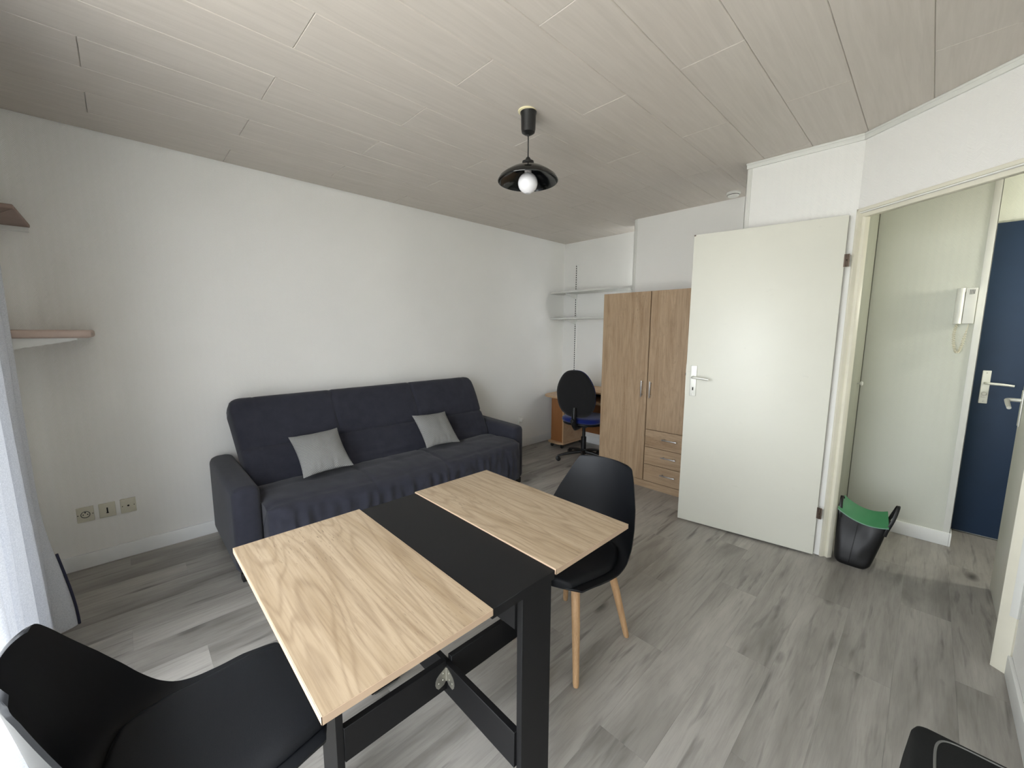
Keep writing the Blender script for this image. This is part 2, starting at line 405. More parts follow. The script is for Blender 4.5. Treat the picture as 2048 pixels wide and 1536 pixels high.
# local frame of the diagonal wall: +x along the wall to the right, -y into the hall or +y ; find the sign
Mz = Matrix.Translation((P0.x, P0.y, 0)) @ Matrix.Rotation(RZD, 4, 'Z')
side = 1 if (Mz.to_3x3() @ Vector((0, 1, 0))).to_2d().dot(dn) > 0 else -1     # side*y points into the hall
def Dbox(bm, x0, x1, y0, y1, z0, z1, bev=0):
    ya, yb = sorted((side * y0, side * y1)); bx(bm, (x0, ya, z0), (x1, yb, z1), Mz, bev)
DT = .05; Z_HEAD = 2.062
bm = bmesh.new(); Dbox(bm, 0, L_d, 0, DT, Z_HEAD - .02, ZT)
tag(build('wall_diagonal', bm, M_wallx), 'white angled wall above the open doorway', 'wall', kind='structure')
wall('wall_right', [((XF - .12, YR - .1, Z0), (2.485, YR, ZT))], M_wallx, 'white wall along the right edge of the room')
wall('wall_front', [((XF - WIN_T, YR, Z0), (XF, WIN_Y0, ZT)), ((XF - WIN_T, WIN_Y1, Z0), (XF, YL, ZT)), ((XF - WIN_T, WIN_Y0, WIN_Z1), (XF, WIN_Y1, ZT)), ((XF - WIN_T, WIN_Y0, Z0), (XF, WIN_Y1, WIN_Z0))], M_wally, 'white window wall behind the pale curtain')
wf = bmesh.new()
for y in (WIN_Y0, (WIN_Y0 + WIN_Y1) / 2 - .03, WIN_Y1 - .06): bx(wf, (XF - WIN_T + .02, y, WIN_Z0), (XF - WIN_T + .07, y + .06, WIN_Z1))
for z in (WIN_Z0, WIN_Z1 - .06): bx(wf, (XF - WIN_T + .02, WIN_Y0, z), (XF - WIN_T + .07, WIN_Y1, z + .06))
tag(build('window_1', wf, M_white), 'white frame of the tall window beside the curtain', 'window', kind='structure')
wall('wall_hall_back', [((XH, -.205, Z0), (XE + .2, .34, ZT))], M_hallwall, 'off-white hall wall carrying the intercom handset')
wall('wall_hall_end', [((XE, -1.2, Z0), (XE + .15, -.2, ZT))], M_hallwall, 'off-white wall around the blue entrance door')
wall('wall_hall_right', [((2.4, -1.25, Z0), (XE + .15, -1.15, ZT)), ((2.40, -1.2, Z0), (2.485, YR - .09, ZT))], M_hallwall, 'off-white side wall of the small hall')
# unseen ground outside the window, raised and made pale to brighten the ceiling
gm = bmesh.new(); bx(gm, (-60, -60, -.3), (XF - WIN_T, 60, -.12)); tag(build('ground', gm, M_ground), 'unseen ground outside the window, made pale to bounce light onto the ceiling', 'ground', kind='structure')

# baseboards
def trim(name, boxes, mat, label, cat, bev=.003):
    bm = bmesh.new()
    for lo, hi in boxes: bx(bm, lo, hi, None, bev, 2)
    return tag(build(name, bm, mat, None, 40), label, cat, kind='structure')
trim('baseboard_left', [((XF, YL - .014, 0), (XB, YL, .089))], M_white, 'white baseboard under the long sofa wall', 'baseboard')
trim('baseboard_back', [((XB - .013, 2.11, 0), (XB, YL - .014, .089))], M_white, 'white baseboard under the desk niche', 'baseboard')
trim('baseboard_right', [((XF, YR, 0), (2.478, YR + .013, .089))], M_white, 'white baseboard along the right wall', 'baseboard')
trim('baseboard_hall', [((XH - .013, -.21, 0), (XH, .33, .09)), ((XH - .013, -.216, 0), (XH + .1, -.203, .09))], M_white, 'white baseboard under the intercom wall', 'baseboard')
# ceiling cove strips and corner beads
trim('trim_1', [((X2 - .012, .348, H - .034), (X2, .937, H)), ((X2 - .016, .348, H - .012), (X2, .940, H))], M_trim, 'white cover strip between the ceiling and the wall over the cream door', 'trim', .002)
bm = bmesh.new(); Dbox(bm, -.006, L_d + .01, -.012, 0, H - .034, H, .002); Dbox(bm, -.008, L_d + .01, -.016, 0, H - .012, H, .002)
tag(build('trim_2', bm, M_trim, None, 40), 'white cover strip between the ceiling and the angled wall', 'trim', kind='structure')
trim('trim_3', [((X2 - .004, .905, 0), (X2, .935, H - .034)), ((X2 - .004, .931, 0), (X2 + .03, .935, H - .034))], M_trim, 'white corner bead beside the top of the cream door', 'trim', .001)
trim('trim_4', [((X1 - .004, 2.083, 0), (X1, 2.113, H - .002)), ((X1 - .004, 2.109, 0), (X1 + .03, 2.113, H - .002))], M_trim, 'white corner bead at the niche edge above the wardrobe', 'trim', .001)
trim('trim_5', [((XH - .005, -.209, .09), (XH, -.175, H)), ((XH - .005, -.209, .09), (XH + .06, -.205, H))], M_trim, 'white corner bead of the hall wall beside the blue door', 'trim', .001)
# hall cupboard door seen edge-on along the hall's left wall
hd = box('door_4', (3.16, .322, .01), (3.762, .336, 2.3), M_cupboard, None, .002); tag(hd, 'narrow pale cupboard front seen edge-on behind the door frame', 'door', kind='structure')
bm = bmesh.new(); lathe(bm, [(.006, 0), (.006, .014), (.014, .018), (.015, .026), (.009, .031), (0, .032)], 16, Matrix.Translation((3.60, .322, 1.04)) @ Matrix.Rotation(PI / 2, 4, 'X'))
kb = build('knob', bm, M_whiteplug, hd, 40); kb.location -= hd.location

trim('shadow_gap_strip', [((3.764, .318, .0), (3.780, .334, H))], M_darkgap, 'narrow strip painted dark as the shadow gap beside the hall cupboard front', 'trim', .001)  # solid strip coloured dark to stand in for the shaded corner gap

# ------------------------------------------------------------------ door frame of the angled doorway
bm = bmesh.new()
CZ = 2.021
Dbox(bm, 0, .012, -.010, .050, 0, Z_HEAD + .003, .002); Dbox(bm, .010, .030, .018, .050, 0, CZ + .01, .003)                 # left jamb with its rebate
Dbox(bm, L_d - .056, L_d, -.010, .050, 0, Z_HEAD + .003, .003)                                                        # right jamb
Dbox(bm, 0, L_d, -.010, .050, Z_HEAD - .015, Z_HEAD + .003, .002); Dbox(bm, .01, L_d - .01, .018, .050, CZ, Z_HEAD - .013, .003)   # head
fr = tag(build('trim_6', bm, M_frame, None, 40), 'cream wooden frame of the angled doorway', 'door frame', kind='structure')
bm = bmesh.new(); Dbox(bm, L_d - .012, L_d + .012, -.030, -.012, .26, 2.1, .002)
tag(build('trim_7', bm, M_trim, None, 40), 'white cover strip running down the right side of the doorway', 'trim', kind='structure')

# ------------------------------------------------------------------ cream open door
HX = Vector((2.984, .383)); HF = Vector((2.869, 1.186)); dl = (HF - HX); LW = dl.length
door = empty('door_1', (HX.x, HX.y, 0), math.atan2(dl.y, dl.x), 'cream painted room door standing open in front of the wardrobe', 'door', kind='structure')
bm = bmesh.new(); bx(bm, (0, -.020, .012), (LW, 0, 2.035), None, .003); bx(bm, (.016, -.036, .012), (LW - .016, -.018, 2.022), None, .003)
build('leaf', bm, M_cream, door, 40)
# worn corner and lock side details
bm = bmesh.new(); bx(bm, (LW - .012, -.016, 2.026), (LW + .0006, .0006, 2.0356), None, .002); build('chipped_corner', bm, M_bronze, door, 40)
def lever_set(parent, px, pz, sgn, plate=(.022, .11), key=True, cyl=False, mat=M_steel, reach=.105, y0=0.0, off=.052):
    w, h = plate
    bm = bmesh.new(); bx(bm, (px - w, y0, pz - h), (px + w, y0 + .006, pz + h), None, .004, 3); pt = build('handle_plate', bm, mat, parent, 40)
    for z in (pz + h - .016, pz - h + .016):
        bm = bmesh.new(); lathe(bm, [(.004, 0), (.004, .0012), (0, .0014)], 10, Matrix.Translation((px, y0 + .006, z)) @ Matrix.Rotation(-PI / 2, 4, 'X'))
        build('screw', bm, M_zinc, pt, 40).location -= pt.location
    bm = bmesh.new()
    if key: bx(bm, (px - .004, y0 + .0055, pz - .066), (px + .004, y0 + .0066, pz - .044), None, 0)
    if cyl: lathe(bm, [(.012, 0), (.012, .004), (.010, .006), (0, .006)], 16, Matrix.Translation((px, y0 + .006, pz - .045)) @ Matrix.Rotation(-PI / 2, 4, 'X')); bx(bm, (px - .006, y0 + .006, pz - .068), (px + .006, y0 + .0105, pz - .045))
    if key or cyl: build('keyhole', bm, M_dark if key else M_zinc, pt, 40).location -= pt.location
    bm = bmesh.new()
    zl = pz + .028
    tube(bm, [(px, y0 + .004, zl), (px, y0 + off - .012, zl), (px + sgn * .004, y0 + off - .003, zl), (px + sgn * .013, y0 + off, zl), (px + sgn * reach * .6, y0 + off, zl - .003), (px + sgn * reach, y0 + off - .004, zl - .008)], [.009, .008, .0085, .0085, .0085, .007], 14)
    build('lever', bm, mat, parent, 50)
lever_set(door, LW - .052, 1.042, -1, (.0215, .108))
bm = bmesh.new(); bx(bm, (LW - .001, -.022, 1.075), (LW + .008, -.008, 1.095), None, .003); build('latch_bolt', bm, M_bronze, door, 40)
bm = bmesh.new(); bx(bm, (LW - .0004, -.018, .95), (LW + .0012, -.002, 1.16), None, 0); build('lock_strip', bm, M_zinc, door)
for hz in (1.787, .285):
    bm = bmesh.new()
    for k, s in ((0, 1), (1, -1)):
        lathe(bm, [(.003, 0), (.0062, .003), (.0062, .032), (.003, .034)], 12, Matrix.Translation((-.010, .004, hz + (k * .035 - .035))))
    bx(bm, (-.010, -.002, hz - .035), (.003, .0010, hz + .035), None, 0); bx(bm, (-.022, .0015, hz - .035), (-.010, .004, hz + .035))
    build('hinge', bm, M_bronze, door, 40)

# ------------------------------------------------------------------ blue entrance door and hall side door
bd = empty('door_2', (XE, -.218, 0), -PI / 2, 'dark blue entrance door at the end of the hall', 'door', kind='structure')   # local x -> -Y, local y -> +X
box('leaf', (0, -.03, .012), (.84, -.001, 2.082), M_blue, bd, .003)
sub = empty('lockset', (0, -.03, 0), PI, parent=bd)
lever_set(sub, -.062, 1.028, -1, (.0195, .110), key=False, cyl=True, reach=.118, off=.05)
sd = empty('door_3', (2.53, -.352, 0), 0, 'white hall side door standing open beside the door frame', 'door', kind='structure')
box('leaf', (0, -.035, .012), (.755, 0, 2.03), M_cream, sd, .003)
bm = bmesh.new(); bx(bm, (.705 - .02, .0, .915), (.705 + .02, .006, 1.10), None, .003); build('handle_plate', bm, M_steel, sd, 40)
bm = bmesh.new(); tube(bm, [(.705, .004, 1.048), (.705, .038, 1.048), (.703, .048, 1.047), (.694, .053, 1.046), (.65, .053, 1.034), (.60, .051, 1.018)], [.009, .009, .0095, .0095, .009, .008], 14); build('lever', bm, M_steel, sd, 50)

# ------------------------------------------------------------------ intercom
ic = empty('intercom_handset', (XH - .005, -.13, 1.44), -PI / 2, 'white wall intercom with coiled cord beside the blue door', 'intercom')   # local x -> -Y (right), local -y -> room
box('base', (-.008, -.028, 0), (.040, 0, .216), M_whiteplug, ic, .004)
bm = bmesh.new()
def hs_prof(u, v):
    z = u * .216; bow = .006 * math.sin(PI * u) - .010 * (sstep(.0, .16, u) * (1 - sstep(.84, 1, u)))
    a = PI * v; return Vector((-.0275 - .0195 * math.cos(a), -.046 * math.sin(a) ** .6 - bow, z))
closed_slab(bm, hs_prof, lambda u, v: Vector((-.0275 - .0195 * math.cos(PI * v), 0, u * .216)), 20, 14)
bmesh.ops.remove_doubles(bm, verts=bm.verts[:], dist=1e-5)
build('handset', bm, M_whiteplug, ic, 45)
bm = bmesh.new()
for k in range(4): bx(bm, (.008 + .006 * k, -.0295, .176 + .001 * k), (.0105 + .006 * k, -.0275, .206))
build('speaker_slots', bm, M_piping, ic)
bm = bmesh.new(); pts = []
for k in range(420):
    t = k / 419; th = t * 2 * PI * 34
    c = spline([(-.028, -.022, 0), (-.034, -.024, -.06), (-.028, -.026, -.13), (-.012, -.028, -.178), (.002, -.026, -.15), (.012, -.022, -.08), (.022, -.016, 0)], t)
    r = .0062 * sstep(0, .06, t) * (1 - sstep(.8, .95, t))
    pts.append((c.x + r * math.cos(th), c.y + r * math.sin(th), c.z))
tube(bm, pts, .0021, 6); build('coiled_cord', bm, M_cordw, ic, 60)

# hall lamp in the side room (out of sight), the source of the hall light
hl = empty('hall_lamp', (3.60, -1.15, 1.76), 0, 'small round wall lamp in the side room off the hall', 'lamp')
bm = bmesh.new(); lathe(bm, [(.07, 0), (.07, .02), (.055, .03), (0, .03)], 24, Matrix.Rotation(-PI / 2, 4, 'X')); build('base', bm, M_whiteplug, hl, 40)
ld = bpy.data.lights.new('hall_lamp_bulb', 'POINT'); ld.energy = 20; ld.shadow_soft_size = .035; ld.color = (1.0, .98, .88)
lo_ = bpy.data.objects.new('hall_lamp_bulb', ld); link(lo_, hl); lo_.location = (0, .12, 0)

# ------------------------------------------------------------------ sofa
sofa = empty('sofa', (1.46, 2.85, 0), 0, 'long charcoal fabric sofa bed against the white wall', 'sofa')
SX0, SX1 = .352, 2.572; AW = .138
def rel(o): o.location -= Vector((1.46, 2.85, 0)); return o
def arm(x0, x1):
    bm = bmesh.new(); bx(bm, (x0, 2.492, .045), (x1, 3.26, .557), None, .046, 6)
    cx = (x0 + x1) / 2
    for v in bm.verts:
        zt = (v.co.z - .045) / .512
        v.co.z -= .018 * sstep(3.2, 2.5, v.co.y) * sstep(.5, 1, zt)
        if zt < .3: v.co.x = cx + (v.co.x - cx) * (1 + .03 * (1 - zt / .3))
    return rel(build('armrest', bm, M_sofa, sofa, 60))
arm(SX0, SX0 + AW); arm(SX1 - AW, SX1)
BX0, BX1 = SX0 + AW - .002, SX1 - AW + .002
def groove(d, w): return math.exp(-(d / w) ** 2)
# backrest: leaning padded slab
Bl = Vector((0, 2.80, .40)); Bt = Vector((0, 3.10, .955)); up_b = (Bt - Bl); LB = up_b.length; up_b.normalize(); nb = Vector((0, -up_b.z, up_b.y))
seams_x = [lerp(BX0, BX1, .315), lerp(BX0, BX1, .655), lerp(BX0, BX1, .06), lerp(BX0, BX1, .95)]
def back_front(u, v):
    x = lerp(BX0 - .028 * sstep(.2, 1, v), BX1 + .0 * v, u); h = v * LB
    eu = min(u, 1 - u) * (BX1 - BX0); ev = min((1 - v) * LB, .2)
    d = .02 * (1 - math.sqrt(max(0, 1 - (1 - min(1, eu / .035)) ** 2))) * 1.4 + .035 * (1 - math.sqrt(max(0, 1 - (1 - min(1, ev / .06)) ** 2)))
    for i, s in enumerate(seams_x): d += (.014 if i < 2 else .006) * groove(x - s, .008)
    d += .013 * groove(h - .27, .008)
    d -= .010 * math.sin(PI * min(1, h / .27)) if h < .27 else .012 * math.sin(PI * (h - .27) / (LB - .27))
    wr = sstep(.32, .0, v); d += .020 * wr * noise.noise(Vector((x * 3, h * 22, 3))) + .003 * noise.noise(Vector((x * 9, h * 9, 1)))
    cr = .055 * (1 - math.sqrt(max(0, 1 - (1 - min(1, eu / .075)) ** 2))) * sstep(.72, 1, v)
    p = Bl + up_b * (h - cr) + nb * (-d); return Vector((x, p.y, p.z))
def back_back(u, v):
    x = lerp(BX0 - .028 * sstep(.2, 1, v), BX1, u); eu = min(u, 1 - u) * (BX1 - BX0); cr = .055 * (1 - math.sqrt(max(0, 1 - (1 - min(1, eu / .075)) ** 2))) * sstep(.72, 1, v)
    p = Bl + up_b * (v * LB - .012 * sstep(.9, 1, v) - cr) - nb * (.13 - .02 * sstep(.9, 1, v)); return Vector((x, p.y, p.z))
bm = bmesh.new(); closed_slab(bm, back_front, back_back, 150, 60); rel(build('backrest', bm, M_sofa, sofa, 60))
# seat cover: profile from the crease forward, over the edge and down
SP = [(2.90, .40), (2.80, .432), (2.66, .447), (2.52, .447), (2.42, .436), (2.362, .405), (2.338, .35), (2.333, .28), (2.337, .20), (2.348, .115)]
def seat_top(u, v):
    q = spline([(0, a, b) for a, b in SP], v); x = lerp(BX0 + .004, BX1 - .004, u)
    eu = min(u, 1 - u) * (BX1 - BX0)
    fr = sstep(.42, .62, v)
    d = .0
    for s in (lerp(BX0, BX1, .315), lerp(BX0, BX1, .60)): d += .007 * groove(x - s, .012) * (1 - sstep(.55, .7, v))
    d += .006 * groove(v - .43, .012) + .005 * groove(v - .22, .014)
    d += fr * (.016 * noise.noise(Vector((x * 20, v * 4, 7))) + .012 * abs(math.sin(x * 31 + 3 * noise.noise(Vector((x * 5, 0, 2))))) * sstep(.5, .72, v))
    d += .008 * noise.noise(Vector((x * 5, v * 7, 5))) + .004 * noise.noise(Vector((x * 14, v * 12, 9)))
    # sagging dip along the middle of the front edge
    q.z -= .02 * math.sin(PI * u) * sstep(.1, .5, v) * (1 - sstep(.8, 1, v))
    q.z -= .02 * (1 - sstep(0, .05, eu)) * (1 - fr); yb = q.y + .085 * (1 - math.sqrt(max(0, 1 - (1 - min(1, eu / .13)) ** 2))) * fr
    return Vector((x, yb + d * fr * 1.2, q.z - d * (1 - fr)))
bm = bmesh.new(); closed_slab(bm, seat_top, lambda u, v: Vector((lerp(BX0 + .004, BX1 - .004, u), lerp(2.90, 2.40, v), .10)), 220, 46)
rel(build('seat', bm, M_sofa, sofa, 60))
rel(box('base_frame', (BX0, 2.46, .06), (BX1, 3.2, .16), M_feet, sofa))
for x in (SX0 + .02, SX1 - .07):
    for y in (2.51, 3.18): rel(box('foot', (x, y, 0), (x + .05, y + .05, .05), M_feet, sofa, .004))

# cushions
def cushion(name, tl, tr, br, bl, th, label):
    tl, tr, br, bl = map(Vector, (tl, tr, br, bl)); c = (tl + tr + br + bl) / 4
    ex = ((tr + br) - (tl + bl)) / 4; ez = ((tl + tr) - (bl + br)) / 4; n = ex.cross(ez).normalized()
    w, h = ex.length, ez.length
    def surf(sg):
        def fn(u, v):
            a, b = 2 * u - 1, 2 * v - 1
            pa = 1 - .085 * (1 - b * b) * abs(a) ** 2.5 * 1.0; pb = 1 - .085 * (1 - a * a) * abs(b) ** 2.5
            t = max(0, (1 - abs(a) ** 2.4)) ** .62 * max(0, (1 - abs(b) ** 2.4)) ** .62
            wr = .006 * noise.noise(Vector((a * 3, b * 3, sg * 4 + w * 30))) * (.4 + abs(b))
            wr += .006 * math.exp(-((b + .85) / .2) ** 2) * math.sin(a * 16 + noise.noise(Vector((a * 2, 0, w * 9))) * 4)
            return Vector((a * pa * w, sg * (-t * th - wr * t), b * pb * h))
        return fn
    bm = bmesh.new(); closed_slab(bm, surf(1), surf(-1), 44, 44)
    bmesh.ops.remove_doubles(bm, verts=bm.verts[:], dist=1e-5)
    o = build(name, bm, M_weave, None, 60, recenter=False)
    X = ex.normalized(); Z = (ez - X * ez.dot(X)).normalized(); Yv = Z.cross(X)
    o.matrix_world = Matrix(((X.x, Yv.x, Z.x, c.x), (X.y, Yv.y, Z.y, c.y), (X.z, Yv.z, Z.z, c.z), (0, 0, 0, 1)))
    return tag(o, label, 'cushion', 'grey cushions on the sofa')
def onray(pt, y):   # a point seen at pt (taken at Y=2.85) moved along its sight line to another depth
    k = y / 2.85; return (pt[0] * k, y, CAM_H + (pt[1] - CAM_H) * k)
cushion('cushion', onray((.72, .69), 2.84), onray((1.039, .707), 2.84), onray((1.16, .405), 2.60), onray((.821, .397), 2.60), .055, 'grey dotted cushion nearer the curtain end of the sofa')
cushion('cushion', onray((1.636, .711), 2.84), onray((1.959, .691), 2.84), onray((2.114, .404), 2.62), onray((1.772, .401), 2.62), .05, 'grey dotted cushion nearer the desk end of the sofa')

# ------------------------------------------------------------------ folding table
TZ = .741
tb = empty('folding_table', (.69, 1.017, 0), 0, 'black folding table with two light oak leaves', 'table')
def relt(o): o.location -= Vector((.69, 1.017, 0)); return o
TX = [.188, .571, .801, 1.178]; TY0, TY1 = .650, 1.385
for a, b in ((TX[0], TX[1]), (TX[2], TX[3])):
    bm = bmesh.new(); bx(bm, (a, TY0, TZ - .0165), (b, TY1, TZ), None, .0008, 1)
    lf = relt(build('leaf', bm, M_oaktable, tb))
    bm = bmesh.new(); e = .0008
    for lo, hi in (((a - e, TY0 - e, TZ - .016), (a + .0004, TY1 + e, TZ - .0006)), ((b - .0004, TY0 - e, TZ - .016), (b + e, TY1 + e, TZ - .0006)), ((a - e, TY0 - e, TZ - .016), (b + e, TY0 + .0004, TZ - .0006)), ((a - e, TY1 - .0004, TZ - .016), (b + e, TY1 + e, TZ - .0006))): bx(bm, lo, hi)
    eb = build('edge_band', bm, M_oakedge, lf); eb.location -= Vector((.69, 1.017, 0)) + lf.location
relt(box('centre_panel', (TX[1] + .001, TY0 + .004, TZ - .03), (TX[2] - .001, TY1 - .004, TZ - .004), M_blackwood, tb, .001, 1))
zr = TZ - .031
# fixed frame (plane x = .69) and swung frame (plane y = 1.017)
relt(box('leg', (.688, .668, .004), (.803, .688, zr), M_blackwood, tb, .001, 1)); relt(box('leg', (.572, 1.352, .004), (.690, 1.372, zr), M_blackwood, tb, .001, 1))
relt(box('top_rail', (.680, .688, .606), (.700, 1.352, zr), M_blackwood, tb)); relt(box('stretcher', (.680, .688, .185), (.700, 1.352, .295), M_blackwood, tb, .001, 1))
relt(box('leg', (.325, 1.012, .004), (.345, 1.130, zr), M_blackwood, tb, .001, 1)); relt(box('leg', (1.035, .902, .004), (1.055, 1.022, zr), M_blackwood, tb, .001, 1))
for a, b in ((.345, .6795), (.7005, 1.035)):
    relt(box('stretcher', (a, 1.007, .205), (b, 1.027, .31), M_blackwood, tb, .001, 1)); relt(box('top_rail', (a, 1.007, .606), (b, 1.027, zr), M_blackwood, tb))
for lo, hi in (((.585, 1.350, 0), (.680, 1.374, .004)), ((.700, .668, 0), (.795, .690, .004)), ((.324, 1.02, 0), (.346, 1.12, .004)), ((1.034, .91, 0), (1.056, 1.015, .004))): relt(box('glide', lo, hi, M_piping, tb))
# butterfly hinge at the crossing
hg = empty('hinge', (0, 0, 0), parent=tb)
def wing(M):
    bm = bmesh.new(); poly = [(.002, -.022), (.002, .026)] + [(.010 + .030 * math.cos(a) * 1.0 + .004, -.002 + .030 * math.sin(a) - .012) for a in (1.1, .7, .3, -.1, -.5, -.9)] + [(.012, -.034)]
    prism(bm, poly, 0, .0015, M)
    for q in ((.012, .008), (.014, -.014), (.030, -.018)): lathe(bm, [(.0036, .0015), (.003, .003), (0, .0034)], 10, M @ Matrix.Translation((q[0], q[1], 0)))
    return build('wing', bm, M_zinc, hg, 40)
zc = .262 - 0
Ma = Matrix(((-1, 0, 0, 0.6795 - .69), (0, 0, -1, 1.007 - 1.017), (0, 1, 0, zc), (0, 0, 0, 1)))      # on the swung stretcher, facing -y
Mb = Matrix(((0, 0, -1, 0.680 - .69), (-1, 0, 0, 1.007 - 1.017), (0, 1, 0, zc), (0, 0, 0, 1)))      # on the fixed stretcher, facing -x
wing(Ma); wing(Mb)
bm = bmesh.new(); cyl_between(bm, (-.0125, -.0125, zc - .022), (-.0125, -.0125, zc + .026), .003); build('pin', bm, M_zinc, hg, 40)

# ------------------------------------------------------------------ shell chairs
PROF = [(.262, .410), (.240, .427), (.16, .430), (.05, .420), (-.06, .412), (-.14, .420), (-.192, .458), (-.220, .528), (-.238, .618), (-.251, .700), (-.262, .766), (-.267, .794)]
EDGE = [(.240, .410), (.214, .430), (.138, .431), (.062, .423), (.0, .424), (-.045, .444), (-.085, .490), (-.122, .555), (-.158, .622), (-.194, .692), (-.224, .756), (-.240, .788)]
def chair(name, loc, rz, label):
    c = empty(name, loc, rz, label, 'chair', 'black shell dining chairs')
    n = len(PROF) - 1
    wid = [(0, .105), (.01, .135), (.025, .163), (.05, .188), (.09, .207), (.2, .228), (.35, .237), (.46, .240), (.55, .237), (.64, .225), (.73, .206), (.82, .178), (.91, .150), (.955, .140), (.98, .129), (.993, .116), (1, .098)]
    def shell(off):
        def fn(u, v):
            # u along the profile, v across
            q = spline([(a, 0, b) for a, b in PROF], u); q2 = spline([(a, 0, b) for a, b in PROF], min(1, u + .01)); q1 = spline([(a, 0, b) for a, b in PROF], max(0, u - .01))
            t = (q2 - q1).normalized(); nn = Vector((t.z, 0, -t.x)) * -1       # towards the sitter
            if nn.dot(Vector((.5, 0, 1))) < 0: nn = -nn
            s = 2 * v - 1; w = interp(wid, u)
            e = spline([(a, 0, b) for a, b in EDGE], u)
            p = q.lerp(e, abs(s) ** 2.2) + nn * off
            if u < .1: p.x -= .035 * (1 - u / .1) * abs(s) ** 4                  # rounded front corners
            if u > .9: p.z -= .006 * ((u - .9) / .1) ** 1.5 * abs(s) ** 6               # rounded top corners
            if u > .9: p.z -= .009 * (1 - s * s) * ((u - .9) / .1)
            p.y = s * w; return p
        return fn
    bm = bmesh.new(); closed_slab(bm, shell(.0), shell(-.007), 56, 36)
    build('shell', bm, M_blackplastic, c, 50)
    # seat pad
    def pad(top):
        base = shell(.002)
        def fn(u, v):
            uu = lerp(.045, .50, u); vv = lerp(.075, .925, v)
            a, b = 2 * u - 1, 2 * v - 1
            # rounded outline
            k = (1 - .10 * a ** 4) if a < 0 else (1 - .32 * a ** 3) ; vv = .5 + (vv - .5) * k
            p = base(uu, vv)
            e = max(0, (1 - abs(a) ** 8)) ** .5 * max(0, (1 - abs(b) ** 8)) ** .5
            if top: p.z += .003 + .026 * e; p.x += .004 * e
            return p
        return fn
    bm = bmesh.new(); closed_slab(bm, pad(True), pad(False), 40, 36); bmesh.ops.remove_doubles(bm, verts=bm.verts[:], dist=1e-6)
    build('seat_pad', bm, M_leather, c, 60)
    # cross frame under the seat
    bm = bmesh.new(); bx(bm, (-.14, -.022, .378), (.14, .022, .398), Matrix.Rotation(.72, 4, 'Z'), .003); bx(bm, (-.14, -.022, .379), (.14, .022, .3985), Matrix.Rotation(-.72, 4, 'Z'), .003)
    lathe(bm, [(.05, .385), (.05, .408), (0, .408)], 20)
    build('cross_frame', bm, M_ofplastic, c, 40)
    for sx in (1, -1):
        for sy_ in (1, -1):
            bm = bmesh.new(); tube(bm, [(sx * .19, sy_ * .177, .0), (sx * .188, sy_ * .175, .012), (sx * .150, sy_ * .14, .22), (sx * .115, sy_ * .105, .404)], [.0105, .0125, .0165, .019], 16)
            build('leg', bm, M_beech, c, 50)
    return c
chair('dining_chair', (1.358, 1.015, 0), PI, 'black shell chair on beech legs behind the far table leaf')
chair('dining_chair', (.056, 1.106, 0), 0.0, 'black shell chair at the near table leaf beside the curtain')

# ------------------------------------------------------------------ pendant lamp
lp = empty('pendant_lamp', (1.551, 1.492, H), 0, 'black dome pendant lamp with round white bulb hanging from the ceiling', 'lamp')
bm = bmesh.new(); lathe(bm, [(.044, 0), (.044, -.006), (.040, -.008), (0, -.008)], 32, Matrix.Translation((-.006, .004, 0))); build('ceiling_ring', bm, M_ivory, lp, 40)
bm = bmesh.new(); lathe(bm, [(.041, -.006), (.0405, -.012), (.037, -.022), (.0355, -.085), (.032, -.100), (.020, -.108), (.007, -.111), (.006, -.116), (0, -.116)], 36); build('canopy', bm, M_satin, lp, 35)
bm = bmesh.new(); tube(bm, [(0, 0, -.112), (.0008, 0, -.17), (0, 0, -.232)], .0032, 10); build('cord', bm, M_satin, lp, 60)
bm = bmesh.new(); lathe(bm, [(.004, -.212), (.011, -.219), (.015, -.231), (.029, -.235), (.030, -.246), (.025, -.252), (.025, -.264), (0, -.264)], 32); build('shade_collar', bm, M_satin, lp, 35)
bm = bmesh.new(); R = .152
po_ = [(.020, -.256), (.036, -.257), (.062, -.263), (.090, -.275), (.118, -.292), (.142, -.310), (R, -.328)]
lathe(bm, po_ + [(R - .001, -.331)] + [(r - .003, z - .003) for r, z in po_[::-1]], 64, None, False); build('shade', bm, M_gloss, lp, 40)
bm = bmesh.new(); lathe(bm, [(.017, -.252), (.019, -.256), (.019, -.272), (.0, -.272)], 24); build('bulb_holder', bm, M_satin, lp, 40)
bm = bmesh.new(); cz = -.338; rb = .0495
lathe(bm, [(.013, -.288), (.0145, -.296)] + [(max(.0145, rb * math.sin(a)), cz + rb * math.cos(a)) for a in [x * PI / 24 for x in range(3, 24)]] + [(0, cz - rb)], 32); bl = build('bulb', bm, M_bulb, lp, 60)
bm = bmesh.new(); lathe(bm, [(.0160, -.268), (.0185, -.292), (0, -.292)], 20); nk = build('bulb_neck', bm, M_bulbneck, bl, 40); nk.location -= bl.location

# smoke detector
sm = empty('smoke_detector', (3.545, 1.182, H), 0, 'small white round smoke detector on the ceiling', 'smoke detector')
bm = bmesh.new(); lathe(bm, [(.05, 0), (.05, -.010), (.046, -.012), (0, -.012)], 32); build('base', bm, M_whiteplug, sm, 35)
bm = bmesh.new(); lathe(bm, [(.040, -.012), (.042, -.022), (.036, -.032), (.020, -.036), (0, -.036)], 32); build('cover', bm, M_whiteplug, sm, 35)
bm = bmesh.new(); lathe(bm, [(.043, -.0185), (.0435, -.0195), (.0435, -.0215), (.043, -.0225)], 32, None, False); build('vent_ring', bm, M_dark, sm, 35)

